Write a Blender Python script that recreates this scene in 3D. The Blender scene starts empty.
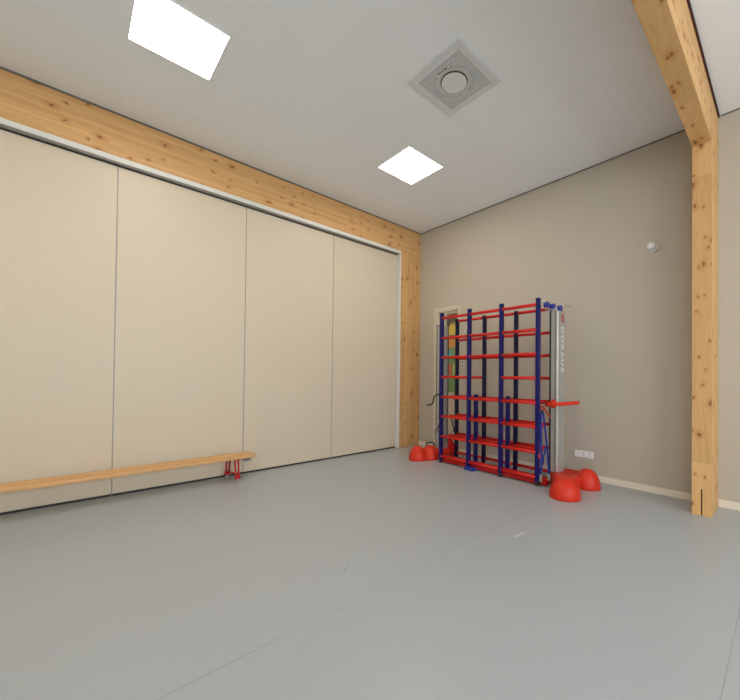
import bpy, bmesh, math, random
from mathutils import Vector, Matrix
random.seed(7)
S = bpy.context.scene
COL = S.collection
PI = math.pi

# ------------------------------------------------------------------ camera
CX, CY, CZ = 4.7552, -4.7270, 1.27
YAW, PITCH, ROLL, FPX = 0.808843, 0.011567, 0.010342, 359.83
fw = Vector((-math.sin(YAW)*math.cos(PITCH), math.cos(YAW)*math.cos(PITCH), math.sin(PITCH)))
rt = Vector((math.cos(YAW), math.sin(YAW), 0)); up = rt.cross(fw)
rt, up = math.cos(ROLL)*rt+math.sin(ROLL)*up, -math.sin(ROLL)*rt+math.cos(ROLL)*up
cam = bpy.data.cameras.new('camera'); co = bpy.data.objects.new('camera', cam); COL.objects.link(co)
M = Matrix((rt, up, -fw)).transposed().to_4x4(); M.translation = (CX, CY, CZ); co.matrix_world = M
cam.sensor_fit = 'HORIZONTAL'; cam.sensor_width = 36; cam.lens = FPX/740*36
cam.shift_x = (370-412.2)/740; cam.shift_y = (372.14-350)/740; cam.clip_start = .02
S.camera = co

# ------------------------------------------------------------------ light and exposure
WORLD = 4.5; LAMP = 16.5
S.view_settings.view_transform = 'Standard'; S.view_settings.look = 'None'
S.view_settings.exposure = 0.37; S.view_settings.gamma = 1; S.view_settings.use_curve_mapping = False
w = bpy.data.worlds.new('world'); S.world = w; w.use_nodes = True
w.node_tree.nodes['Background'].inputs[0].default_value = (.86, .94, 1, 1)
w.node_tree.nodes['Background'].inputs[1].default_value = WORLD
H = 3.936
XR, YB = 8.6, -8.2           # far right wall, wall behind the camera
def portal(loc, rot, sx, sy):
    l = bpy.data.lights.new('window_portal', 'AREA'); l.shape = 'RECTANGLE'; l.size = sx; l.size_y = sy
    l.cycles.is_portal = True
    o = bpy.data.objects.new('window_portal', l); COL.objects.link(o); o.location = loc; o.rotation_euler = rot
WR = (-6.6, -1.0, .75, 3.35)     # window in the right wall: y0,y1,z0,z1
WB = (5.2, 7.8, .85, 3.3)        # window in the rear wall: x0,x1,z0,z1
portal((XR+.02, (WR[0]+WR[1])/2, (WR[2]+WR[3])/2), (0, PI/2, 0), WR[3]-WR[2], WR[1]-WR[0])
portal(((WB[0]+WB[1])/2, YB-.02, (WB[2]+WB[3])/2), (PI/2, 0, 0), WB[1]-WB[0], WB[3]-WB[2])

# ------------------------------------------------------------------ helpers
def tag(o, label=None, cat=None, group=None, kind=None):
    if label: o['label'] = label
    if cat: o['category'] = cat
    if group: o['group'] = group
    if kind: o['kind'] = kind
    return o
def empty(name, loc, label, cat, group=None):
    o = bpy.data.objects.new(name, None); COL.objects.link(o); o.location = loc; o.empty_display_size = .1
    return tag(o, label, cat, group)
def obj(name, bm, mat, parent=None, bevel=0, smooth=False, origin=None, seg=2):
    """links bm (world coordinates) as one mesh object under parent"""
    bmesh.ops.recalc_face_normals(bm, faces=bm.faces)
    me = bpy.data.meshes.new(name)
    if origin is None:
        if parent is not None: origin = Vector((0, 0, 0))
        else:
            vs = [v.co for v in bm.verts]
            origin = Vector(((min(v.x for v in vs)+max(v.x for v in vs))/2, (min(v.y for v in vs)+max(v.y for v in vs))/2, min(v.z for v in vs)))
    origin = Vector(origin)
    if parent is None:
        bmesh.ops.translate(bm, verts=bm.verts, vec=-origin)
    bm.to_mesh(me); bm.free(); me.materials.append(mat)
    if smooth:
        for p in me.polygons: p.use_smooth = True
    o = bpy.data.objects.new(name, me); COL.objects.link(o)
    if parent is not None:
        o.parent = parent
        loc = Vector((0, 0, 0)); q = parent
        while q is not None: loc += q.location; q = q.parent
        o.location = -loc
    else: o.location = origin
    if bevel:
        b = o.modifiers.new('bevel', 'BEVEL'); b.width = bevel; b.segments = seg; b.limit_method = 'ANGLE'; b.angle_limit = math.radians(40)
        if not smooth:
            for p in me.polygons: p.use_smooth = False
    return o
def box(bm, x0, x1, y0, y1, z0, z1):
    vs = [bm.verts.new((x, y, z)) for x in (x0, x1) for y in (y0, y1) for z in (z0, z1)]
    for f in ((0,1,3,2),(4,6,7,5),(0,4,5,1),(2,3,7,6),(0,2,6,4),(1,5,7,3)): bm.faces.new([vs[i] for i in f])
    return bm
def B(*a): return box(bmesh.new(), *a)
def tube(bm, pts, r, n=12, caps=True):
    pts = [Vector(p) for p in pts]; rings = []
    prev = None
    for i, p in enumerate(pts):
        d = (pts[min(i+1, len(pts)-1)]-pts[max(i-1, 0)]).normalized()
        if prev is None:
            a = d.cross(Vector((0, 0, 1)))
            if a.length < .05: a = d.cross(Vector((0, 1, 0)))
            a.normalize()
        else: a = (prev-d*prev.dot(d)).normalized()
        prev = a; b = d.cross(a)
        rr = r[i] if isinstance(r, (list, tuple)) else r
        rings.append([bm.verts.new(p+rr*(math.cos(2*PI*k/n)*a+math.sin(2*PI*k/n)*b)) for k in range(n)])
    for i in range(len(rings)-1):
        for k in range(n):
            bm.faces.new((rings[i][k], rings[i][(k+1) % n], rings[i+1][(k+1) % n], rings[i+1][k]))
    if caps: bm.faces.new(rings[0]); bm.faces.new(rings[-1])
    return bm
def T(pts, r, n=12): return tube(bmesh.new(), pts, r, n)
def lathe(bm, prof, c, axis='z', n=40):
    """prof: (radius, height) pairs; revolved about axis through c"""
    c = Vector(c); rings = []
    A = {'z': (Vector((1,0,0)), Vector((0,1,0)), Vector((0,0,1))), '-y': (Vector((1,0,0)), Vector((0,0,1)), Vector((0,-1,0))),
         '-z': (Vector((1,0,0)), Vector((0,1,0)), Vector((0,0,-1))), 'x': (Vector((0,1,0)), Vector((0,0,1)), Vector((1,0,0)))}[axis]
    for r, h in prof:
        if r < 1e-6: rings.append([bm.verts.new(c+A[2]*h)])
        else: rings.append([bm.verts.new(c+A[2]*h+r*(math.cos(2*PI*k/n)*A[0]+math.sin(2*PI*k/n)*A[1])) for k in range(n)])
    for i in range(len(rings)-1):
        a, b = rings[i], rings[i+1]
        for k in range(n):
            k2 = (k+1) % n
            if len(a) == 1 and len(b) == 1: continue
            if len(a) == 1: bm.faces.new((a[0], b[k], b[k2]))
            elif len(b) == 1: bm.faces.new((a[k], a[k2], b[0]))
            else: bm.faces.new((a[k], a[k2], b[k2], b[k]))
    for q in (rings[0], rings[-1]):
        if len(q) > 1: bm.faces.new(q)
    return bm
def prism(poly, f):
    """poly: 2-D outline; f(p, t) -> 3-D point for t in 0,1"""
    bm = bmesh.new()
    a = [bm.verts.new(f(p, 0)) for p in poly]; b = [bm.verts.new(f(p, 1)) for p in poly]
    bm.faces.new(a); bm.faces.new(b[::-1])
    for i in range(len(poly)):
        j = (i+1) % len(poly); bm.faces.new((a[i], a[j], b[j], b[i]))
    return bm
def copy_of(o, dx, dy, dz, parent=None):
    c = o.copy(); COL.objects.link(c); c.location = o.location+Vector((dx, dy, dz))
    if parent is not None: c.parent = parent
    return c

# ------------------------------------------------------------------ materials
class NT:
    def __init__(s, name):
        s.m = bpy.data.materials.new(name); s.m.use_nodes = True; s.t = s.m.node_tree; s.b = s.t.nodes['Principled BSDF']
    def n(s, typ, **kw):
        x = s.t.nodes.new(typ)
        for k, v in kw.items():
            if k.startswith('i_'): x.inputs[k[2:]].default_value = v
            else: setattr(x, k, v)
        return x
    def l(s, a, b): s.t.links.new(a, b)
    def math(s, op, a, b=None):
        x = s.t.nodes.new('ShaderNodeMath'); x.operation = op
        for i, v in enumerate((a, b)):
            if v is None: continue
            if isinstance(v, (int, float)): x.inputs[i].default_value = v
            else: s.l(v, x.inputs[i])
        return x.outputs[0]
    def mix(s, fac, a, b, typ='MIX'):
        x = s.t.nodes.new('ShaderNodeMix'); x.data_type = 'RGBA'; x.blend_type = typ
        for i, v in ((0, fac), (6, a), (7, b)):
            if isinstance(v, (int, float)): x.inputs[i].default_value = v
            elif isinstance(v, tuple): x.inputs[i].default_value = (*v, 1)
            else: s.l(v, x.inputs[i])
        return x.outputs[2]
def pos(N): return N.n('ShaderNodeNewGeometry').outputs['Position']
def plain(name, col, rough=.5, metal=0, var=.04, bump=0, scale=60, spec=.5, coat=0):
    """plain paint/plastic/metal with a faint procedural tone variation"""
    N = NT(name); g = pos(N)
    no = N.n('ShaderNodeTexNoise', i_Scale=3.0, i_Detail=3.0); N.l(g, no.inputs['Vector'])
    c2 = tuple(max(0, c*(1-var*2)) for c in col); c1 = tuple(min(1, c*(1+var)) for c in col)
    N.l(N.mix(no.outputs[0], c2, c1), N.b.inputs['Base Color'])
    N.b.inputs['Roughness'].default_value = rough; N.b.inputs['Metallic'].default_value = metal
    N.b.inputs['Specular IOR Level'].default_value = spec; N.b.inputs['Coat Weight'].default_value = coat
    if bump:
        nb = N.n('ShaderNodeTexNoise', i_Scale=float(scale), i_Detail=4.0); N.l(g, nb.inputs['Vector'])
        bp = N.n('ShaderNodeBump', i_Strength=bump, i_Distance=.004); N.l(nb.outputs[0], bp.inputs['Height']); N.l(bp.outputs[0], N.b.inputs['Normal'])
    return N.m
def lines(N, coord, step, off, width):
    """1 on thin lines every `step`"""
    a = N.math('ADD', coord, -off+step*100.5); a = N.math('MODULO', a, step); a = N.math('SUBTRACT', a, step/2)
    a = N.math('ABSOLUTE', a); return N.math('LESS_THAN', a, width/2)
def floor_mat():
    N = NT('grey_sports_vinyl'); g = pos(N)
    sp = N.n('ShaderNodeSeparateXYZ'); N.l(g, sp.inputs[0])
    n1 = N.n('ShaderNodeTexNoise', i_Scale=1.1, i_Detail=4.0, i_Roughness=.6); N.l(g, n1.inputs['Vector'])
    n2 = N.n('ShaderNodeTexNoise', i_Scale=900.0, i_Detail=2.0); N.l(g, n2.inputs['Vector'])
    c = N.mix(n1.outputs[0], FLOOR_A, FLOOR_B)
    c = N.mix(N.math('MULTIPLY', n2.outputs[0], .06), c, (.30, .31, .31))
    ln = lines(N, sp.outputs[0], 1.51, 3.055, .006)
    n3 = N.n('ShaderNodeTexNoise', i_Scale=1.7); N.l(g, n3.inputs['Vector'])
    fade = N.math('MULTIPLY', N.math('MULTIPLY', ln, .55), n3.outputs[0])
    c = N.mix(fade, c, (.10, .10, .095))
    for (ax_, ay_, bx_, by_, wd, cl, st_) in ((3.25, -2.08, 3.27, -1.75, .004, (.55, .55, .52), .6), (2.771, -3.431, 2.70, -3.345, .003, (.12, .12, .11), .5), (3.24, -2.14, 3.255, -2.02, .012, (.66, .65, .60), .7)):
        L_ = math.hypot(bx_-ax_, by_-ay_); ux, uy = (bx_-ax_)/L_, (by_-ay_)/L_
        dx_ = N.math('SUBTRACT', sp.outputs[0], (ax_+bx_)/2); dy_ = N.math('SUBTRACT', sp.outputs[1], (ay_+by_)/2)
        al = N.math('ABSOLUTE', N.math('ADD', N.math('MULTIPLY', dx_, ux), N.math('MULTIPLY', dy_, uy)))
        ac = N.math('ABSOLUTE', N.math('SUBTRACT', N.math('MULTIPLY', dx_, uy), N.math('MULTIPLY', dy_, ux)))
        k_ = N.math('MULTIPLY', N.math('LESS_THAN', al, L_/2), N.math('LESS_THAN', ac, wd))
        c = N.mix(N.math('MULTIPLY', k_, st_), c, cl)
    N.l(c, N.b.inputs['Base Color'])
    r = N.n('ShaderNodeMapRange'); N.l(n1.outputs[0], r.inputs[0]); r.inputs[3].default_value = .26; r.inputs[4].default_value = .36
    N.l(r.outputs[0], N.b.inputs['Roughness']); N.b.inputs['Specular IOR Level'].default_value = .5
    n4 = N.n('ShaderNodeTexNoise', i_Scale=220.0, i_Detail=2.0); N.l(g, n4.inputs['Vector'])
    bp = N.n('ShaderNodeBump', i_Strength=.06, i_Distance=.002); N.l(n4.outputs[0], bp.inputs['Height']); N.l(bp.outputs[0], N.b.inputs['Normal'])
    return N.m
def ceil_mat():
    N = NT('white_ceiling_tiles'); g = pos(N); sp = N.n('ShaderNodeSeparateXYZ'); N.l(g, sp.inputs[0])
    a = lines(N, sp.outputs[0], .612, 1.133, .005); b = lines(N, sp.outputs[1], .612, -1.341, .005)
    ln = N.math('MAXIMUM', a, b)
    n1 = N.n('ShaderNodeTexNoise', i_Scale=1.3, i_Detail=3.0); N.l(g, n1.inputs['Vector'])
    fade = N.math('MULTIPLY', ln, N.math('MULTIPLY', n1.outputs[0], .16))
    c = N.mix(n1.outputs[0], tuple(x*.96 for x in CEIL), CEIL)
    # every tile a hair different
    fl = N.n('ShaderNodeVectorMath', operation='FLOOR'); mp = N.n('ShaderNodeMapping')
    mp.inputs['Location'].default_value = (-1.133/.612, 1.341/.612, 0); mp.inputs['Scale'].default_value = (1/.612, 1/.612, 0)
    N.l(g, mp.inputs[0]); N.l(mp.outputs[0], fl.inputs[0])
    wn = N.n('ShaderNodeTexWhiteNoise'); N.l(fl.outputs[0], wn.inputs[0])
    c = N.mix(N.math('MULTIPLY', wn.outputs[0], .5), c, tuple(x*.95 for x in CEIL))
    N.l(N.mix(fade, c, (.25, .25, .24)), N.b.inputs['Base Color']); N.b.inputs['Roughness'].default_value = .9
    return N.m
def wood_mat(name, axis, lam, face, light, dark, knot=1.0, kscale=5.2):
    """glulam spruce: grain along `axis`, laminations of 40 mm stacked along `lam`"""
    N = NT(name); g = pos(N); sp = N.n('ShaderNodeSeparateXYZ'); N.l(g, sp.inputs[0])
    ax = {'x': 0, 'y': 1, 'z': 2}
    sc = [1.0, 1.0, 1.0]; sc[ax[axis]] = .07
    # lamination index
    L = N.math('FLOOR', N.math('MULTIPLY', N.math('ADD', sp.outputs[ax[lam]], 10.003), 1/.04))
    seg = N.math('FLOOR', N.math('ADD', N.math('MULTIPLY', sp.outputs[ax[axis]], .37), N.math('MULTIPLY', L, .39)))
    cmb = N.n('ShaderNodeCombineXYZ'); N.l(L, cmb.inputs[0]); N.l(seg, cmb.inputs[1])
    wn = N.n('ShaderNodeTexWhiteNoise'); N.l(cmb.outputs[0], wn.inputs[0])
    mp = N.n('ShaderNodeMapping'); mp.inputs['Scale'].default_value = sc; N.l(g, mp.inputs[0])
    off = N.n('ShaderNodeVectorMath', operation='ADD'); N.l(mp.outputs[0], off.inputs[0]); N.l(wn.outputs['Color'], off.inputs[1])
    gr = N.n('ShaderNodeTexNoise', i_Scale=55.0, i_Detail=5.0, i_Roughness=.55, i_Distortion=.6); N.l(off.outputs[0], gr.inputs['Vector'])
    gr2 = N.n('ShaderNodeTexNoise', i_Scale=9.0, i_Detail=3.0, i_Distortion=1.2); N.l(off.outputs[0], gr2.inputs['Vector'])
    c = N.mix(gr2.outputs[0], dark, light)
    rg = N.n('ShaderNodeMapRange'); N.l(gr.outputs[0], rg.inputs[0]); rg.inputs[1].default_value = .5; rg.inputs[2].default_value = .75; rg.inputs[4].default_value = .35
    c = N.mix(rg.outputs[0], c, (dark[0]*.78, dark[1]*.64, dark[2]*.48))
    tone = N.n('ShaderNodeMapRange'); N.l(wn.outputs['Value'], tone.inputs[0]); tone.inputs[3].default_value = .90; tone.inputs[4].default_value = 1.06
    cc = N.n('ShaderNodeCombineColor')
    for i in range(3): N.l(tone.outputs[0], cc.inputs[i])
    c = N.mix(1.0, c, cc.outputs[0], 'MULTIPLY')
    # knots, laid out over (grain axis, across)
    oth = [i for i in range(3) if i != ax[axis]]
    mk = N.n('ShaderNodeCombineXYZ'); N.l(N.math('MULTIPLY', sp.outputs[ax[axis]], .62), mk.inputs[0])
    N.l(N.math('ADD', sp.outputs[oth[0]], sp.outputs[oth[1]]), mk.inputs[1])
    nz = N.n('ShaderNodeTexNoise', i_Scale=14.0, i_Detail=2.0); N.l(g, nz.inputs['Vector'])
    ns = N.n('ShaderNodeVectorMath', operation='SCALE'); N.l(nz.outputs['Color'], ns.inputs[0]); ns.inputs['Scale'].default_value = .045
    ad = N.n('ShaderNodeVectorMath', operation='ADD'); N.l(mk.outputs[0], ad.inputs[0]); N.l(ns.outputs[0], ad.inputs[1])
    for scale, rad, thr in ((kscale*.9, .078*knot, .48), (kscale*1.9, .09*knot, .66)):
        vo = N.n('ShaderNodeTexVoronoi', voronoi_dimensions='2D', i_Scale=scale, i_Randomness=1.0); N.l(ad.outputs[0], vo.inputs['Vector'])
        vs = N.n('ShaderNodeSeparateColor'); N.l(vo.outputs['Color'], vs.inputs[0])
        on = N.math('GREATER_THAN', vs.outputs[0], thr)
        core = N.n('ShaderNodeMapRange'); N.l(vo.outputs['Distance'], core.inputs[0])
        core.inputs[1].default_value = rad*.55; core.inputs[2].default_value = rad; core.inputs[3].default_value = .80; core.inputs[4].default_value = 0
        halo = N.n('ShaderNodeMapRange'); N.l(vo.outputs['Distance'], halo.inputs[0])
        halo.inputs[1].default_value = rad; halo.inputs[2].default_value = rad*3; halo.inputs[3].default_value = .50; halo.inputs[4].default_value = 0
        c = N.mix(N.math('MULTIPLY', halo.outputs[0], on), c, (dark[0]*.80, dark[1]*.62, dark[2]*.42))
        c = N.mix(N.math('MULTIPLY', core.outputs[0], on), c, (.17, .055, .014))
    # glue lines
    fr = N.math('FRACT', N.math('MULTIPLY', N.math('ADD', sp.outputs[ax[lam]], 10.003), 1/.04))
    c = N.mix(N.math('MULTIPLY', N.math('LESS_THAN', fr, .05), .18), c, tuple(x*.5 for x in dark))
    N.l(c, N.b.inputs['Base Color']); N.b.inputs['Roughness'].default_value = .55; N.b.inputs['Specular IOR Level'].default_value = .3
    return N.m
def glow(name, col, st):
    N = NT(name); N.b.inputs['Base Color'].default_value = (.8, .8, .8, 1)
    N.b.inputs['Emission Color'].default_value = (*col, 1); N.b.inputs['Emission Strength'].default_value = st
    return N.m
def glass_mat():
    N = NT('clear_glass'); t = N.n('ShaderNodeBsdfTransparent'); gl = N.n('ShaderNodeBsdfGlossy', i_Roughness=.02)
    mx = N.n('ShaderNodeMixShader'); mx.inputs[0].default_value = .07
    N.l(t.outputs[0], mx.inputs[1]); N.l(gl.outputs[0], mx.inputs[2]); N.l(mx.outputs[0], N.t.nodes['Material Output'].inputs[0]); return N.m

FLOOR_A = (.385, .410, .425); FLOOR_B = (.41, .435, .450)
CEIL = (.89, .91, .92)
m_floor = floor_mat(); m_ceil = ceil_mat()
m_wall = plain('greige_wall_paint', (.53, .475, .388), .85, var=.015, bump=.15, scale=260)
m_dark = plain('dark_shadow_gap_profile', (.16, .15, .13), .7)
m_base = plain('cream_baseboard_paint', (.86, .78, .64), .5)
m_panel = plain('cream_laminate', (.665, .575, .44), .42, var=.015, bump=.03, scale=8, spec=.35)
m_white = plain('off_white_coated_metal', (.76, .74, .69), .45)
m_seal = plain('black_rubber_seal', (.02, .018, .017), .6)
m_alu = plain('brushed_aluminium_track', (.42, .41, .38), .4, .7)
m_seam = plain('grey_aluminium_edge', (.34, .33, .31), .45, .3)
WL, WD = (.76, .475, .215), (.60, .325, .115)
m_wbeam = wood_mat('spruce_glulam_partition_beam', 'y', 'z', 'x', WL, WD)
m_wpost = wood_mat('spruce_glulam_corner_post', 'z', 'y', 'x', WL, WD)
m_wcol = wood_mat('spruce_glulam_column', 'z', 'y', 'x', WL, WD, 1.0, 6.0)
m_wtop = wood_mat('spruce_glulam_ceiling_beam', 'y', 'z', 'z', WL, WD, 1.1, 5.5)
m_bench = wood_mat('lacquered_beech_bench', 'y', 'x', 'z', (.74, .44, .20), (.66, .37, .155), .0)
m_redgap = plain('dark_red_brown_strip', (.06, .010, .008), .6)
m_lamp = glow('warm_white_light_diffuser', (1, .90, .78), LAMP)
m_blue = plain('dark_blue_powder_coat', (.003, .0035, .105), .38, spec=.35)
m_blue2 = plain('blue_plastic', (.014, .035, .30), .4)
m_red = plain('red_lacquered_rung', (.62, .012, .006), .4, spec=.35)
m_redp = plain('orange_red_moulded_plastic', (.66, .030, .008), .45, spec=.35)
m_redd = plain('red_powder_coat', (.52, .009, .006), .4, spec=.35)
m_silver = plain('satin_anodised_aluminium', (.50, .49, .46), .36, .40)
m_black = plain('black_rubber', (.015, .015, .016), .55)
m_grey = plain('grey_rubber', (.30, .31, .29), .7)
m_chrome = plain('polished_steel', (.70, .70, .70), .2, 1.0)
m_letter = plain('white_lettering', (.82, .80, .74), .5)
m_plast = plain('white_plastic', (.90, .89, .87), .4)
m_vent = plain('light_grey_vent_paint', (.70, .72, .72), .5)
m_glass = glass_mat()

# ------------------------------------------------------------------ structure
def struct(name, bm, mat, **k): return tag(obj(name, bm, mat, **k), kind='structure')
struct('floor', B(-.35, XR+.3, YB-.3, .3, -.12, 0), m_floor)
struct('ceiling', B(-.35, XR+.3, YB-.3, .3, H, H+.15), m_ceil)
# back wall (y = 0) with the narrow opening of the glazed door
DX0, DX1, DZ = .40, .94, 2.44
wb = bmesh.new(); box(wb, -.35, DX0, 0, .2, 0, H); box(wb, DX1, XR+.3, 0, .2, 0, H); box(wb, DX0, DX1, 0, .2, DZ, H)
struct('wall_back', wb, m_wall)
struct('wall_left', B(-.45, -.30, YB, 0, 0, H), m_wall)
wr = bmesh.new(); y0, y1, z0, z1 = WR
box(wr, XR, XR+.25, YB, y0, 0, H); box(wr, XR, XR+.25, y1, 0, 0, H); box(wr, XR, XR+.25, y0, y1, 0, z0); box(wr, XR, XR+.25, y0, y1, z1, H)
struct('wall_right', wr, m_wall)
wq = bmesh.new(); x0, x1, z0, z1 = WB
box(wq, -.30, x0, YB-.25, YB, 0, H); box(wq, x1, XR, YB-.25, YB, 0, H); box(wq, x0, x1, YB-.25, YB, 0, z0); box(wq, x0, x1, YB-.25, YB, z1, H)
struct('wall_rear', wq, m_wall)
def window(name, a0, a1, z0, z1, n, right):
    f = bmesh.new(); p = bmesh.new()
    def bb(bm, a, b, c, d, t0, t1):
        if right: box(bm, XR+t0, XR+t1, a, b, c, d)
        else: box(bm, a, b, YB-t1, YB-t0, c, d)
    bb(f, a0, a1, z0, z0+.06, .08, .15); bb(f, a0, a1, z1-.06, z1, .08, .15)
    for k in range(n+1):
        x = a0+(a1-a0-.06)*k/n; bb(f, x, x+.06, z0+.06, z1-.06, .08, .15)
    o = struct(name, f, m_white)
    for k in range(n):
        xa = a0+(a1-a0-.06)*k/n+.06; xb = a0+(a1-a0-.06)*(k+1)/n
        q = bmesh.new(); bb(q, xa, xb, z0+.06, z1-.06, .11, .118); pa = obj('pane', q, m_glass, o)
window('window_1', *WR, 4, True)
window('window_2', *WB, 4, False)
# baseboards on the back wall, either side of the column
struct('baseboard_back', B(.955, 4.114, -.014, 0, 0, .075), m_base, bevel=.003)
struct('baseboard_right', B(4.264, XR, -.014, 0, 0, .075), m_base, bevel=.003)
struct('baseboard_left', B(.002, .385, -.014, 0, 0, .075), m_base, bevel=.003)
# dark shadow gap where the ceiling meets wall and beam
struct('trim_1', B(.002, 4.114, -.012, 0, H-.010, H), m_dark)
struct('trim_2', B(4.284, XR, -.012, 0, H-.010, H), m_dark)
struct('trim_3', B(0, .012, YB, -.013, H-.014, H), m_dark)
struct('trim_4', B(-.078, -.001, YB, -.484, 3.447, 3.4965), m_white, bevel=.002)
# glazed door in the corner, standing shut
d = bmesh.new()
GX0, GX1, GZ0, GZ1 = .60, .87, 1.0, 2.36
box(d, DX0+.035, GX0, .03, .07, .006, DZ-.035); box(d, GX1, DX1-.035, .03, .07, .006, DZ-.035)
box(d, GX0, GX1, .03, .07, .006, GZ0); box(d, GX0, GX1, .03, .07, GZ1, DZ-.035)
door = struct('door_1', d, m_panel)
obj('pane', B(GX0, GX1, .046, .054, GZ0, GZ1), m_glass, door)
fr = bmesh.new()
box(fr, DX0-.04, DX0+.035, -.012, .12, 0, DZ+.04); box(fr, DX1-.035, DX1+.012, -.012, .12, 0, DZ+.04); box(fr, DX0+.035, DX1-.035, -.012, .12, DZ-.035, DZ+.04)
struct('trim_5', fr, plain('shaded_door_frame', (.66, .59, .47), .5), bevel=.003)  # frame's shading is put into this darker base colour
# dim store room behind the glass
rm = bmesh.new(); box(rm, .0, 1.5, .75, .8, 0, 2.7); box(rm, -.05, 0, .2, .8, 0, 2.7); box(rm, 1.5, 1.55, .2, .8, 0, 2.7); box(rm, 0, 1.5, .2, .8, 2.7, 2.75)
m_room = plain('olive_store_room_paint', (.36, .27, .10), .8); struct('wall_store', rm, m_room)

# ------------------------------------------------------------------ timber frame
o = obj('timber_beam', B(-.20, 0, YB+.005, -.002, 3.497, H-.002), m_wbeam, bevel=.002)
tag(o, 'long knotty laminated timber beam above the cream folding wall', 'beam')
o = obj('timber_post', B(-.20, 0, -.482, -.002, 0, 3.495), m_wpost, bevel=.002)
tag(o, 'flat laminated timber post in the room corner beside the folding wall', 'post')
cm = bmesh.new()
SL = .245
X0, X1, Y0 = 4.116, 4.262, -.445
box(cm, X0, X1, Y0+.12, -.002, 0, 3.49)
box(cm, X0, X1, Y0, Y0+.12, SL, 3.49)
box(cm, X0, 4.184, Y0, Y0+.12, 0, SL); box(cm, 4.195, X1, Y0, Y0+.12, 0, SL)
bmesh.ops.remove_doubles(cm, verts=cm.verts, dist=.0001)
col = obj('timber_column', cm, m_wcol)
tag(col, 'free-standing square laminated timber column with a slot cut in its foot', 'column')
obj('steel_plate', B(4.184, 4.195, Y0+.03, Y0+.115, 0, SL-.004), m_redgap, col)
pg = bmesh.new()
for yy, zz in ((-.20, .20), (-.115, .25)): box(pg, X1-.002, X1+.002, yy-.012, yy+.012, zz-.045, zz+.045)
obj('wood_plug', pg, plain('pale_wood_plug', (.52, .33, .16), .6), col)
beam2 = obj('timber_beam', B(X0, X1, YB+.005, -.002, 3.492, H-.002), m_wtop, bevel=.003)
tag(beam2, 'laminated timber ceiling beam resting on the column at the right', 'beam')
o = obj('joint_strip', B(X1+.001, X1+.014, YB+.005, -.014, H-.022, H-.001), m_redgap)
o.name = 'trim_6'; tag(o, kind='structure')

# ------------------------------------------------------------------ folding wall
part = empty('folding_wall', (-.12, -3.0, 0), 'tall cream folding partition wall of wide flat panels under the timber beam', 'folding wall')
seams = [-.515, -1.809, -3.097, -4.388, -5.68, -6.97]
for k in range(5):
    a, b = seams[k+1], seams[k]
    p = obj('panel', B(-.155, -.079, a+.005, b-.005, .022, 3.427), m_panel, part, bevel=.002)
    obj('bottom_seal', B(-.150, -.083, a+.004, b-.004, .001, .0215), m_seal, p)
    if k < 4: obj('edge_profile', B(-.145, -.081, a-.004, a+.004, .022, 3.427), m_seam, p)
p = obj('panel', B(-.155, -.079, YB+.01, seams[5]-.005, .022, 3.427), m_panel, part, bevel=.002)
obj('bottom_seal', B(-.150, -.083, YB+.01, seams[5]-.004, .001, .0215), m_seal, p)
tr = bmesh.new(); box(tr, -.078, -.058, YB+.01, -.515, 3.440, 3.4465); box(tr, -.034, -.012, YB+.01, -.515, 3.441, 3.4465); box(tr, -.16, -.083, YB+.01, -.515, 3.4415, 3.49)
obj('track', tr, m_alu, part)
obj('track_slot', B(-.15, -.082, YB+.01, -.515, 3.428, 3.441), m_black, part)
obj('jamb', B(-.16, -.003, -.512, -.484, 0, 3.4465), m_white, part, bevel=.002)
obj('closing_seal', B(-.15, -.088, -.5195, -.5125, 0, 3.40), m_seam, part)

# ------------------------------------------------------------------ ceiling lights and air diffuser
def light(x0, y0, label):
    s = .573; t = empty('ceiling_light', (x0+s/2, y0+s/2, H-.006), label, 'ceiling light', 'square ceiling light panels')
    f = bmesh.new(); e = .012
    for a in ((x0-e, x0, y0-e, y0+s+e), (x0+s, x0+s+e, y0-e, y0+s+e), (x0, x0+s, y0-e, y0), (x0, x0+s, y0+s, y0+s+e)): box(f, *a, H-.006, H-.0005)
    obj('frame', f, m_ceil, t)
    obj('diffuser', B(x0, x0+s, y0, y0+s, H-.0045, H-.0005), m_lamp, t)
light(1.143, -1.910, 'square flush ceiling light near the corner, beyond the round air diffuser')
light(1.136, -4.425, 'large-looking square ceiling light cut off by the top edge of the photo')
light(1.136, -6.94, 'square ceiling light behind the camera over the folding wall side')
for yy, ll in ((-1.91, 'square ceiling light right of the ceiling beam, nearest the greige back wall'), (-4.425, 'square ceiling light right of the ceiling beam, middle one of its row'), (-6.94, 'square ceiling light right of the ceiling beam, nearest the rear window')): light(7.0, yy, ll)
dx, dy, s = 2.3704, -2.5512, .597; cx, cy = dx+s/2, dy+s/2
t = empty('air_diffuser', (cx, cy, H-.012), 'square grey slotted air diffuser with a round centre disc in the ceiling', 'air vent')
f = bmesh.new(); e = .064; zt = H-.0005; zb = H-.012
for a in ((dx, dx+e, dy, dy+s), (dx+s-e, dx+s, dy, dy+s), (dx+e, dx+s-e, dy, dy+e), (dx+e, dx+s-e, dy+s-e, dy+s)): box(f, *a, zb, zt)
obj('frame', f, m_vent, t, bevel=.004)
obj('backing', B(dx+e, dx+s-e, dy+e, dy+s-e, H-.003, H-.0006), plain('dark_vent_inside', (.12, .12, .115), .7), t)
g = bmesh.new(); n = 20; wdt = (s-2*e)/n; R = .165
for k in range(n):
    ya = dy+e+k*wdt; yb_ = ya+wdt*.66; ym = (ya+yb_)/2-cy
    if abs(ym) < R:
        hx = math.sqrt(R*R-ym*ym); box(g, dx+e, cx-hx, ya, yb_, H-.009, H-.003); box(g, cx+hx, dx+s-e, ya, yb_, H-.009, H-.003)
    else: box(g, dx+e, dx+s-e, ya, yb_, H-.009, H-.003)
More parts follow.
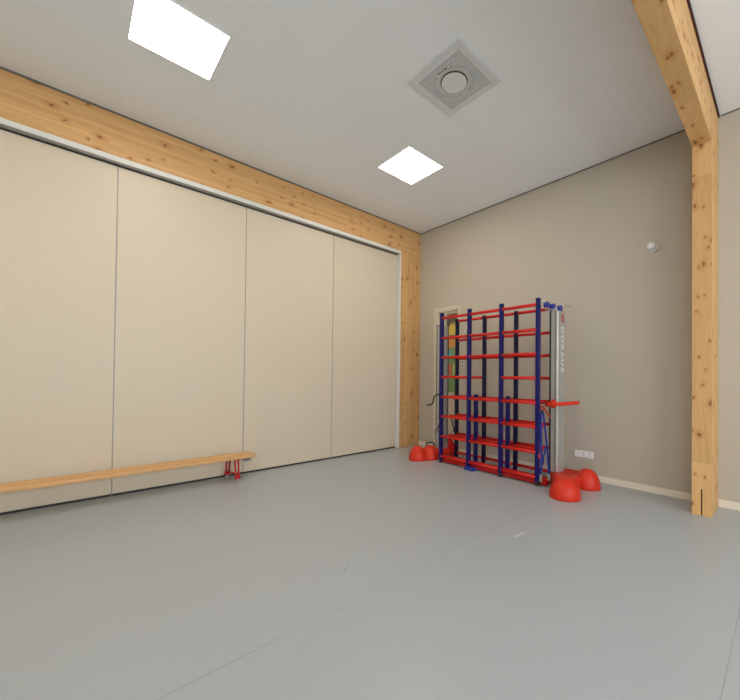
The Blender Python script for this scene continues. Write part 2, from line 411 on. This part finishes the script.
obj('louvre_grille', g, m_vent, t)
g = bmesh.new()      # dished swirl ring of narrow blades round the disc
for k in range(60):
    a0 = 2*PI*k/60; a1 = a0+2*PI/60*.80
    vs = [(cx+r*math.cos(a), cy+r*math.sin(a), z) for r, a, z in ((.122, a0, H-.004), (.163, a0+.12, H-.0075), (.163, a1+.12, H-.0075), (.122, a1, H-.004))]
    b = [g.verts.new(v) for v in vs]; c2 = [g.verts.new((v[0], v[1], v[2]-.003)) for v in vs]
    g.faces.new(b); g.faces.new(c2[::-1])
    for i in range(4): g.faces.new((b[i], b[(i+1) % 4], c2[(i+1) % 4], c2[i]))
obj('swirl_ring', g, plain('grey_vent_blade_paint', (.70, .70, .68), .5), t)
obj('centre_disc', lathe(bmesh.new(), [(.03, .002), (.03, .012), (.105, .013), (.113, .015), (.113, .018), (.108, .021), (.0, .022)], (cx, cy, H), '-z', 48), plain('pale_grey_disc_paint', (.80, .80, .79), .5), t, smooth=False)

# ------------------------------------------------------------------ wall items
t = empty('motion_sensor', (3.695, 0, 2.746), 'small round white motion sensor high on the greige wall', 'sensor')
obj('body', lathe(bmesh.new(), [(.060, .0005), (.062, .02), (.056, .045), (.048, .055)], (3.695, 0, 2.746), '-y', 36), m_plast, t, smooth=True)
obj('lens', lathe(bmesh.new(), [(.044, .054), (.041, .070), (.030, .084), (.012, .092), (0, .093)], (3.695, 0, 2.746), '-y', 36), m_plast, t, smooth=True)
obj('ring', lathe(bmesh.new(), [(.0445, .0548), (.0485, .0548), (.0485, .058), (.0445, .058)], (3.695, 0, 2.746), '-y', 36), m_grey, t)
sx, sz = 2.848, .268
t = empty('wall_socket', (sx+.117, 0, sz), 'white triple wall socket above the red foot of the climbing frame', 'socket', None)
obj('cover_plate', B(sx, sx+.235, -.014, -.0005, sz, sz+.084), m_plast, t, bevel=.004)
for k in range(3):
    c = (sx+.041+k*.0765, -.0135, sz+.042)
    so = obj('socket_outlet', lathe(bmesh.new(), [(.0, .0), (.030, .0), (.031, .003), (.027, .004), (.025, .0015), (0, .0015)], c, '-y', 28), m_plast, t)
    if k:
        hb = bmesh.new()
        for q in (-.0095, .0095): lathe(hb, [(.0034, .0012), (.0034, .0022), (0, .0022)], (c[0]+q, c[1], c[2]), '-y', 10)
        box(hb, c[0]-.004, c[0]+.004, c[1]-.0048, c[1]-.003, c[2]+.015, c[2]+.024); box(hb, c[0]-.004, c[0]+.004, c[1]-.0048, c[1]-.003, c[2]-.024, c[2]-.015)
        obj('pin_holes', hb, m_black, so)
t = empty('wall_switch', (1.02, 0, 1.47), 'tiny white wall switch seen behind the climbing frame', 'switch')
obj('cover_plate', B(.985, 1.055, -.012, -.0005, 1.475, 1.555), m_plast, t, bevel=.004)
obj('rocker', B(1.0, 1.04, -.017, -.012, 1.49, 1.54), m_grey, t, bevel=.002)
# paper decorations on the inside of the door glass
def px(u, v): return (u, v)
def paper(name, poly, colr, label, y=.0565, cat='paper decoration'):
    o = obj(name, prism(poly, lambda p, t: (p[0], y+.0012*t, p[1])), plain('paper_'+name, colr, .8)); tag(o, label, cat); return o
paper('green_paper_sheet', [(.62, 1.01), (.85, 1.01), (.85, 1.86), (.62, 1.86)], (.13, .33, .05), 'long green paper sheet stuck behind the narrow door glass', y=.0590)
paper('yellow_paper_flower', [(.63, 1.99), (.86, 1.99), (.86, 2.13), (.84, 2.17), (.81, 2.10), (.785, 2.19), (.76, 2.22), (.73, 2.14), (.70, 2.20), (.66, 2.13), (.63, 2.12)], (.80, .62, .05), 'jagged yellow paper flower at the top of the door glass', cat='paper decoration')
paper('orange_paper_square', [(.63, 1.77), (.735, 1.77), (.735, 1.92), (.63, 1.92)], (.80, .27, .02), 'left one of the two orange paper squares on the door glass')
paper('orange_paper_square', [(.745, 1.78), (.855, 1.78), (.855, 1.93), (.745, 1.93)], (.78, .30, .03), 'right one of the two orange paper squares on the door glass')
paper('blue_paper_square', [(.635, 1.62), (.725, 1.62), (.725, 1.72), (.635, 1.72)], (.08, .42, .48), 'small turquoise paper square below the orange squares')
paper('red_paper_square', [(.635, 1.30), (.735, 1.30), (.735, 1.49), (.635, 1.49)], (.72, .11, .02), 'red-orange paper rectangle low on the door glass')
paper('lime_paper_square', [(.755, 1.30), (.85, 1.30), (.85, 1.49), (.755, 1.49)], (.50, .68, .10), 'lime green paper rectangle low on the door glass')

# ------------------------------------------------------------------ bench
BX0, BX1, BY1, BY0 = .0, .25, -3.045, -6.95
bench = empty('gym_bench', (.125, -5.0, 0), 'long low wooden gym bench with red legs in front of the folding wall', 'bench')
pts = []
for (xx, yy, a0) in ((BX1-.05, BY1-.05, 0), (BX0+.05, BY1-.05, 90), (BX0+.02, BY0+.02, 180), (BX1-.02, BY0+.02, 270)):
    rr = .05 if a0 < 180 else .02
    for k in range(6):
        a = math.radians(a0+18*k); pts.append((xx+rr*math.cos(a), yy+rr*math.sin(a)))
obj('seat_board', prism(pts, lambda p, t: (p[0], p[1], .262+.034*t)), m_bench, bench, bevel=.007, seg=3)
obj('under_rail', B(.10, .15, BY0+.5, BY1-.6, .250, .262), m_bench, bench, bevel=.004)
for yl0 in (-3.265, -6.65):
    for sgn, xb, xt in ((-1, -.015, .035), (1, .25, .205)):
        yl = yl0-.035 if sgn < 0 else yl0
        l = bmesh.new()
        # an open, slightly splayed frame of folded steel
        for yy in (yl-.024, yl+.012): 
            v = [(xb, yy), (xt, yy)]
            vs = [(xb-.018, yy, .045), (xb+.018, yy, .045), (xb+.018, yy+.012, .045), (xb-.018, yy+.012, .045), (xt-.018, yy, .262), (xt+.018, yy, .262), (xt+.018, yy+.012, .262), (xt-.018, yy+.012, .262)]
            b = [l.verts.new(q) for q in vs]
            for ff in ((0,1,2,3),(4,7,6,5),(0,4,5,1),(1,5,6,2),(2,6,7,3),(3,7,4,0)): l.faces.new([b[i] for i in ff])
        box(l, xb-.02, xb+.02, yl-.026, yl+.026, .035, .07); box(l, xt-.03, xt+.03, yl-.034, yl+.034, .252, .262)
        lg = obj('leg', l, m_redd, bench, bevel=.002)
        obj('rubber_foot', lathe(bmesh.new(), [(.020, 0), (.026, .004), (.024, .04), (.018, .046)], (xb, yl, 0), 'z', 20), m_grey, lg, smooth=False)
    obj('cross_bar', T([(-.005, yl0-.035, .085), (.240, yl0, .085)], .009), m_redd, bench, smooth=True)
for hx in (.065, .185):
    hb = bmesh.new(); box(hb, hx-.018, hx+.018, BY1-.16, BY1-.05, .250, .262); box(hb, hx-.020, hx+.020, BY1-.075, BY1-.05, .216, .252); box(hb, hx-.020, hx+.020, BY1-.12, BY1-.075, .216, .236)
    obj('hook', hb, m_grey, bench)

# ------------------------------------------------------------------ climbing frame
CF = empty('climbing_frame', (1.95, -.50, 0), 'tall wheeled climbing frame with blue posts and red rungs against the back wall', 'climbing frame')
PX = [1.188, 1.696, 2.207, 2.706]
RZ = [.098, .391, .685, .970, 1.264, 1.550, 1.836, 2.134]
def post(x, y, z0, z1, w=.045, dpt=.054, mat=None):
    bm = bmesh.new(); box(bm, x-w/2, x+w/2, y-dpt/2, y+dpt/2, z0, z1)
    o = obj('post', bm, mat or m_blue, CF, bevel=.006, seg=2); return o
sc_me = lathe(bmesh.new(), [(.007, 0), (.007, .003), (.003, .004)], (0, 0, 0), 'x', 8)
sc_mesh = bpy.data.meshes.new('screw'); sc_me.to_mesh(sc_mesh); sc_me.free(); sc_mesh.materials.append(m_chrome)
def screws(x, y, zs, par):
    for z in zs:
        o = bpy.data.objects.new('screw', sc_mesh); COL.objects.link(o); o.parent = par
        o.location = Vector((x+.0228, y, z))
front = [post(x, -.72, .045, 2.213) for x in PX]
mids = [post(x, -.556,   .05, 1.012, .050, .046) for x in PX[1:3]]
m_navy = plain('blackish_navy_back_posts', (.002, .0022, .035), .38, spec=.3)  # back posts get a much darker blue than the front ones
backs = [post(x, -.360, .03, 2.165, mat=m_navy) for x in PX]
for k, p in enumerate(front):
    screws(PX[k], -.72, RZ, p)
    if k != 1:
        c = bmesh.new(); lathe(c, [(.022, 0), (.026, .006), (.026, .035), (.020, .046)], (PX[k], -.72, 0), 'z', 16)
        obj('rubber_foot', c, m_black, p)
for k, p in enumerate(backs):
    c = bmesh.new(); lathe(c, [(.022, 0), (.026, .006), (.020, .031)], (PX[k], -.36, 0), 'z', 16); obj('rubber_foot', c, m_black, p)
for k, p in enumerate(mids):
    c = bmesh.new(); lathe(c, [(.022, 0), (.026, .006), (.020, .051)], (PX[k+1], -.556, 0), 'z', 16); obj('rubber_foot', c, m_black, p)
    obj('end_cap', B(PX[k+1]-.029, PX[k+1]+.029, -.556-.027, -.556+.027, 1.012, 1.022), m_black, p, bevel=.003)
proto = obj('rung', T([(PX[0]+.024, -.735, RZ[0]), (PX[1]-.024, -.735, RZ[0])], .020, 16), m_red, CF, smooth=True)
def rungs(y, rows, skip=()):
    for j in range(3):
        for i in rows:
            if (j, i) in skip or (y == -.735 and i == 0 and j == 0): continue
            copy_of(proto, PX[j]-PX[0], y+.735, RZ[i]-RZ[0], CF)
rungs(-.735, range(8), {(1, 4)})
rungs(-.556, range(1, 4))
rungs(-.360, range(8), {(1, 4)})
# low chassis
obj('crossbeam', B(PX[0]-.02, PX[3]+.095, -.705, -.610, .014, .100), m_redd, CF, bevel=.006)
# blue stabiliser foot under the second post
w1 = prism([(-.79, .001), (-.68, .001), (-.67, .020), (-.71, .040), (-.755, .046), (-.79, .036)], lambda p, t: (PX[1]-.02+.15*t, p[0], p[1]))
st = obj('stabiliser_foot', w1, m_blue2, CF, bevel=.006)
obj('roller', T([(PX[1]+.131, -.70, .022), (PX[1]+.142, -.70, .022)], .020, 18), m_chrome, st)
# feet: moulded body with two domes each, and the lifting column
def dome(x, y, r, h, par):
    bm = bmesh.new(); prof = [(r*.985, 0), (r, .012)]+[(r*math.cos(a)**.9, .012+(h-.012)*math.sin(a)) for a in [PI/2*k/14 for k in range(1, 14)]]+[(0, h)]
    lathe(bm, prof, (x, y, 0), 'z', 44); return obj('dome', bm, m_redp, par, smooth=True)
def foot(right):
    # low moulded body that carries the column and reaches out to the domes
    if right: sec = [(-.84, .10, 2.99), (-.76, .150, 2.93), (-.62, .165, 2.84), (-.49, .145, 2.735), (-.40, .125, 2.725), (-.30, .125, 2.725), (-.24, .15, 2.74), (-.18, .13, 2.80)]; xe = 3.12
    else: sec = [(-.76, .08, .99), (-.70, .150, 1.02), (-.62, .165, 1.04), (-.50, .135, 1.08), (-.40, .125, 1.08), (-.30, .125, 1.08), (-.24, .15, 1.06), (-.18, .13, 1.02)]; xe = .80
    bm = bmesh.new(); rows = []
    for t, hf in zip((0, .12, .45, .75, 1), (.75, .97, 1.0, 1.0, .93)):
        rows.append(([bm.verts.new((x+(xe-x)*t, y, .002)) for y, z, x in sec], [bm.verts.new((x+(xe-x)*t, y, z*hf)) for y, z, x in sec]))
    n = len(sec)
    for i in range(4):
        for k in range(n-1):
            for s_ in (0, 1): bm.faces.new((rows[i][s_][k], rows[i+1][s_][k], rows[i+1][s_][k+1], rows[i][s_][k+1]))
        for k in (0, n-1): bm.faces.new((rows[i][0][k], rows[i+1][0][k], rows[i+1][1][k], rows[i][1][k]))
    for i in (0, 4):
        for k in range(n-1): bm.faces.new((rows[i][0][k], rows[i][0][k+1], rows[i][1][k+1], rows[i][1][k]))
    ft = obj('foot', bm, m_redp, CF, bevel=.018, seg=3, smooth=True)
    if right: dome(3.106, -.892, .157, .201, ft); dome(3.136, -.36, .140, .219, ft)
    else: dome(.835, -.855, .135, .209, ft); dome(.91, -.655, .150, .205, ft)
    return ft
fR = foot(True); fL = foot(False)
def column(x0, x1):
    y0, y1 = -.462, -.270
    prof = []
    for (cx_, cy_, a0) in ((x1-.022, y0+.022, -90), (x1-.006, y1-.006, 0), (x0+.006, y1-.006, 90), (x0+.006, y0+.006, 180)):
        r = .022 if a0 == -90 else .006
        for k in range(5): a = math.radians(a0+22.5*k); prof.append((cx_+r*math.cos(a), cy_+r*math.sin(a)))
    # groove in the front face
    o = obj('lifting_column', prism(prof, lambda p, t: (p[0], p[1], .12+1.96*t)), m_silver, CF, bevel=0)
    g = bmesh.new(); box(g, x0+.050, x0+.056, y0-.002, y0+.004, .13, 2.075); obj('groove', g, m_black, o)
    g = bmesh.new(); box(g, x0-.017, x0-.001, y0+.004, y0+.05, .12, 2.10); obj('guide_rail', g, m_black, o)
    g = bmesh.new(); box(g, x0+.0, x1-.0, y0+.01, y1-.004, 2.08, 2.088); obj('end_cap', g, m_grey, o)
    return o
cR = column(2.742, 2.832); cL = column(.858, .936)
# lettering down the right side of the column
def text(s_, size, loc, rot, name, par):
    cu = bpy.data.curves.new(name, 'FONT'); cu.body = s_; cu.size = size; cu.extrude = .0006; cu.offset = .002; cu.space_character = 1.30; cu.align_x = 'LEFT'; cu.align_y = 'CENTER'
    o = bpy.data.objects.new(name, cu); COL.objects.link(o); bpy.context.view_layer.update()
    me = bpy.data.meshes.new_from_object(o.evaluated_get(bpy.context.evaluated_depsgraph_get())); COL.objects.unlink(o); bpy.data.objects.remove(o)
    me.transform(Matrix.Translation(loc) @ rot); me.materials.clear(); me.materials.append(m_letter)
    q = bpy.data.objects.new(name, me); COL.objects.link(q); q.parent = par; q.location = -CF.location if par is not CF else -CF.location
    return q
# text x axis -> down (-z), text y axis -> towards the back (+y), facing +x
Rm = Matrix(((0, 0, 1, 0), (0, 1, 0, 0), (-1, 0, 0, 0), (0, 0, 0, 1)))
lt = text('DORAUR', .116, (2.8335, -.352, 1.90), Rm, 'lettering', cR)
lt.location = (0, 0, 0)
dm = bmesh.new(); cz, cyy = 2.0, -.345; q = [(cyy, cz+.058), (cyy+.052, cz), (cyy, cz-.058), (cyy-.052, cz)]; qi = [(cyy, cz+.030), (cyy+.026, cz), (cyy, cz-.030), (cyy-.026, cz)]
for i in range(4):
    j = (i+1) % 4; vs = [(2.8325, *q[i]), (2.8325, *q[j]), (2.8325, *qi[j]), (2.8325, *qi[i])]
    a = [dm.verts.new(v) for v in vs]; b = [dm.verts.new((v[0]+.0015, v[1], v[2])) for v in vs]
    dm.faces.new(a); dm.faces.new(b[::-1])
    for k in range(4): dm.faces.new((a[k], a[(k+1) % 4], b[(k+1) % 4], b[k]))
obj('diamond_emblem', dm, m_redd, cR)
# pulleys and clips on the top
for nm, c, r in (('pulley', (2.700, -.50, 2.165), .036), ('pulley', (2.745, -.43, 2.15), .034), ('pulley', (2.80, -.36, 2.125), .038)):
    pu = bmesh.new(); tube(pu, [(c[0]-.028, c[1], c[2]), (c[0]-.02, c[1], c[2]), (c[0]+.02, c[1], c[2]), (c[0]+.028, c[1], c[2])], [r*.8, r, r, r*.8], 20)
    o = obj(nm, pu, m_blue2, CF, smooth=False)
    b = bmesh.new(); tube(b, [(c[0]-.034, c[1], c[2]), (c[0]+.034, c[1], c[2])], .009, 10); box(b, c[0]-.012, c[0]+.012, c[1]-.008, c[1]+.008, 2.06 if c[0] > 2.74 else 2.10, c[2]); obj('axle', b, m_chrome, o)
obj('pulley_bracket', B(2.69, 2.80, -.44, -.41, 2.08, 2.13), m_silver, CF, bevel=.004)
def ring(c, R_, r, ax, n=18, a0=0, a1=360):
    pts = []
    for k in range(n+1):
        a = math.radians(a0+(a1-a0)*k/n)
        d_ = {'x': (0, math.cos(a), math.sin(a)), 'y': (math.cos(a), 0, math.sin(a)), 'z': (math.cos(a), math.sin(a), 0)}[ax]
        pts.append([c[i]+R_*d_[i] for i in range(3)])
    return T(pts, r, 8)
obj('hook', ring((2.745, -.715, 2.165), .020, .004, 'y'), m_chrome, CF, smooth=True)
obj('hook', T([(2.765, -.71, 2.17), (2.775, -.66, 2.175), (2.78, -.62, 2.165)], .006, 8), m_chrome, CF, smooth=True)
obj('clamp_lever', T([(2.80, -.33, 2.16), (2.83, -.28, 2.165), (2.85, -.22, 2.168), (2.86, -.18, 2.162)], .006, 8), m_chrome, CF, smooth=True)
# red folding grab arm beside the column
arm = prism([(2.735, -.60), (2.80, -.66), (2.90, -.67), (3.03, -.62), (3.085, -.52), (3.08, -.45), (3.03, -.42), (2.98, -.46), (2.92, -.54), (2.86, -.57), (2.79, -.56), (2.735, -.52)], lambda p, t: (p[0], p[1], .935+(p[0]-2.84)*.12+.044*t))
ga = obj('grab_arm', arm, m_redp, CF, bevel=.008, seg=3)
obj('arm_bar', T([(2.72, -.60, .975), (2.90, -.62, .972)], .013, 12), m_red, ga, smooth=True)
kn = bmesh.new(); tube(kn, [(2.838, -.60, .915), (2.838, -.60, .935), (2.838, -.60, .985), (2.838, -.60, 1.015)], [.014, .038, .040, .012], 8); obj('star_knob', kn, m_redp, CF)
obj('release_lever', T([(2.745, -.66, .925), (2.765, -.62, .86), (2.79, -.57, .80)], .009, 10), m_red, CF, smooth=True)
# blue straps with clips hanging beside the right post
def strap(pts, wd, mat, name='strap', par=CF):
    bm = bmesh.new(); rows = []
    for p in pts:
        rows.append([bm.verts.new((p[0]+a, p[1]+b, p[2])) for a, b in ((-wd, -.0015), (wd, -.0015), (wd, .0015), (-wd, .0015))])
    for i in range(len(rows)-1):
        for k in range(4): bm.faces.new((rows[i][k], rows[i][(k+1) % 4], rows[i+1][(k+1) % 4], rows[i+1][k]))
    bm.faces.new(rows[0]); bm.faces.new(rows[-1][::-1]); return obj(name, bm, mat, par)
def curve(P, n=10):
    out = []
    for i in range(len(P)-1):
        a = P[max(i-1, 0)]; b = P[i]; c = P[i+1]; d_ = P[min(i+2, len(P)-1)]
        for k in range(n):
            t = k/n; out.append(tuple(.5*(2*b[j]+(c[j]-a[j])*t+(2*a[j]-5*b[j]+4*c[j]-d_[j])*t*t+(3*b[j]-a[j]-3*c[j]+d_[j])*t**3) for j in range(3)))
    out.append(P[-1]); return out
s1 = strap(curve([(2.763, -.70, .86), (2.785, -.68, .62), (2.800, -.66, .40), (2.812, -.65, .14)]), .010, m_blue2)
obj('strap_clip', B(2.797, 2.827, -.657, -.643, .06, .14), m_grey, s1, bevel=.004)
s2 = strap(curve([(2.745, -.715, .86), (2.750, -.72, .60), (2.758, -.72, .30), (2.752, -.72, .14)]), .012, m_blue2)
obj('strap_clip', B(2.738, 2.768, -.735, -.72, .055, .14), m_grey, s2, bevel=.004)
obj('strap_buckle', B(2.740, 2.758, -.765, -.745, .33, .38), plain('pink_red_buckle', (.65, .03, .10), .4), s2, bevel=.003)
strap(curve([(2.800, -.67, .50), (2.782, -.69, .40), (2.770, -.70, .33), (2.765, -.70, .25)]), .008, m_blue2)
obj('carabiner', ring((2.757, -.705, .915), .022, .005, 'y'), m_redd, CF, smooth=True)
obj('strap_hook', B(2.738, 2.772, -.712, -.700, .855, .885), m_black, CF, bevel=.004)
# left end: crank, clips and the black handle of the foot
obj('crank', T([(.95, -.44, .985), (.92, -.52, .985), (.905, -.57, .96), (.885, -.57, .88), (.865, -.575, .835), (.82, -.59, .818), (.775, -.59, .815)], .012, 10), m_black, CF, smooth=True)
obj('hook', T(curve([(1.045, -.48, .62), (.99, -.52, .60), (.955, -.54, .50), (.91, -.55, .44), (.90, -.55, .40), (.925, -.55, .385)], 5), .014, 8), m_chrome, CF, smooth=True)
obj('hook', T(curve([(1.05, -.50, .50), (.99, -.54, .52), (.965, -.55, .46), (.975, -.55, .41)], 5), .009, 8), plain('brown_strap', (.12, .05, .03), .6), CF, smooth=True)
obj('hook', T(curve([(1.155, -.46, .62), (1.19, -.47, .59), (1.215, -.48, .52), (1.25, -.49, .47), (1.235, -.49, .44)], 5), .010, 8), m_black, CF, smooth=True)
obj('foot_handle', T([(.785, -.60, .165), (.775, -.60, .212), (.79, -.60, .222), (.90, -.58, .235), (.915, -.58, .225), (.935, -.60, .175)], .012, 10), m_black, fL, smooth=False)
fin = prism([(.99, .12), (1.13, .12), (1.125, .18), (1.06, .25), (.99, .34)], lambda p, t: (p[0], -.33+.03*t, p[1]))
obj('column_gusset', fin, m_redd, CF, bevel=.004)
obj('chain', T(curve([(.944, -.29, 2.06), (.948, -.29, 1.6), (.946, -.29, .9), (.944, -.29, .2)], 6), .006, 6), m_black, CF, smooth=True)
obj('cord', T(curve([(1.20, -.30, 2.02), (1.22, -.30, 1.86), (1.31, -.30, 2.02), (1.38, -.34, 2.08)], 6), .005, 6), m_letter, CF, smooth=True)
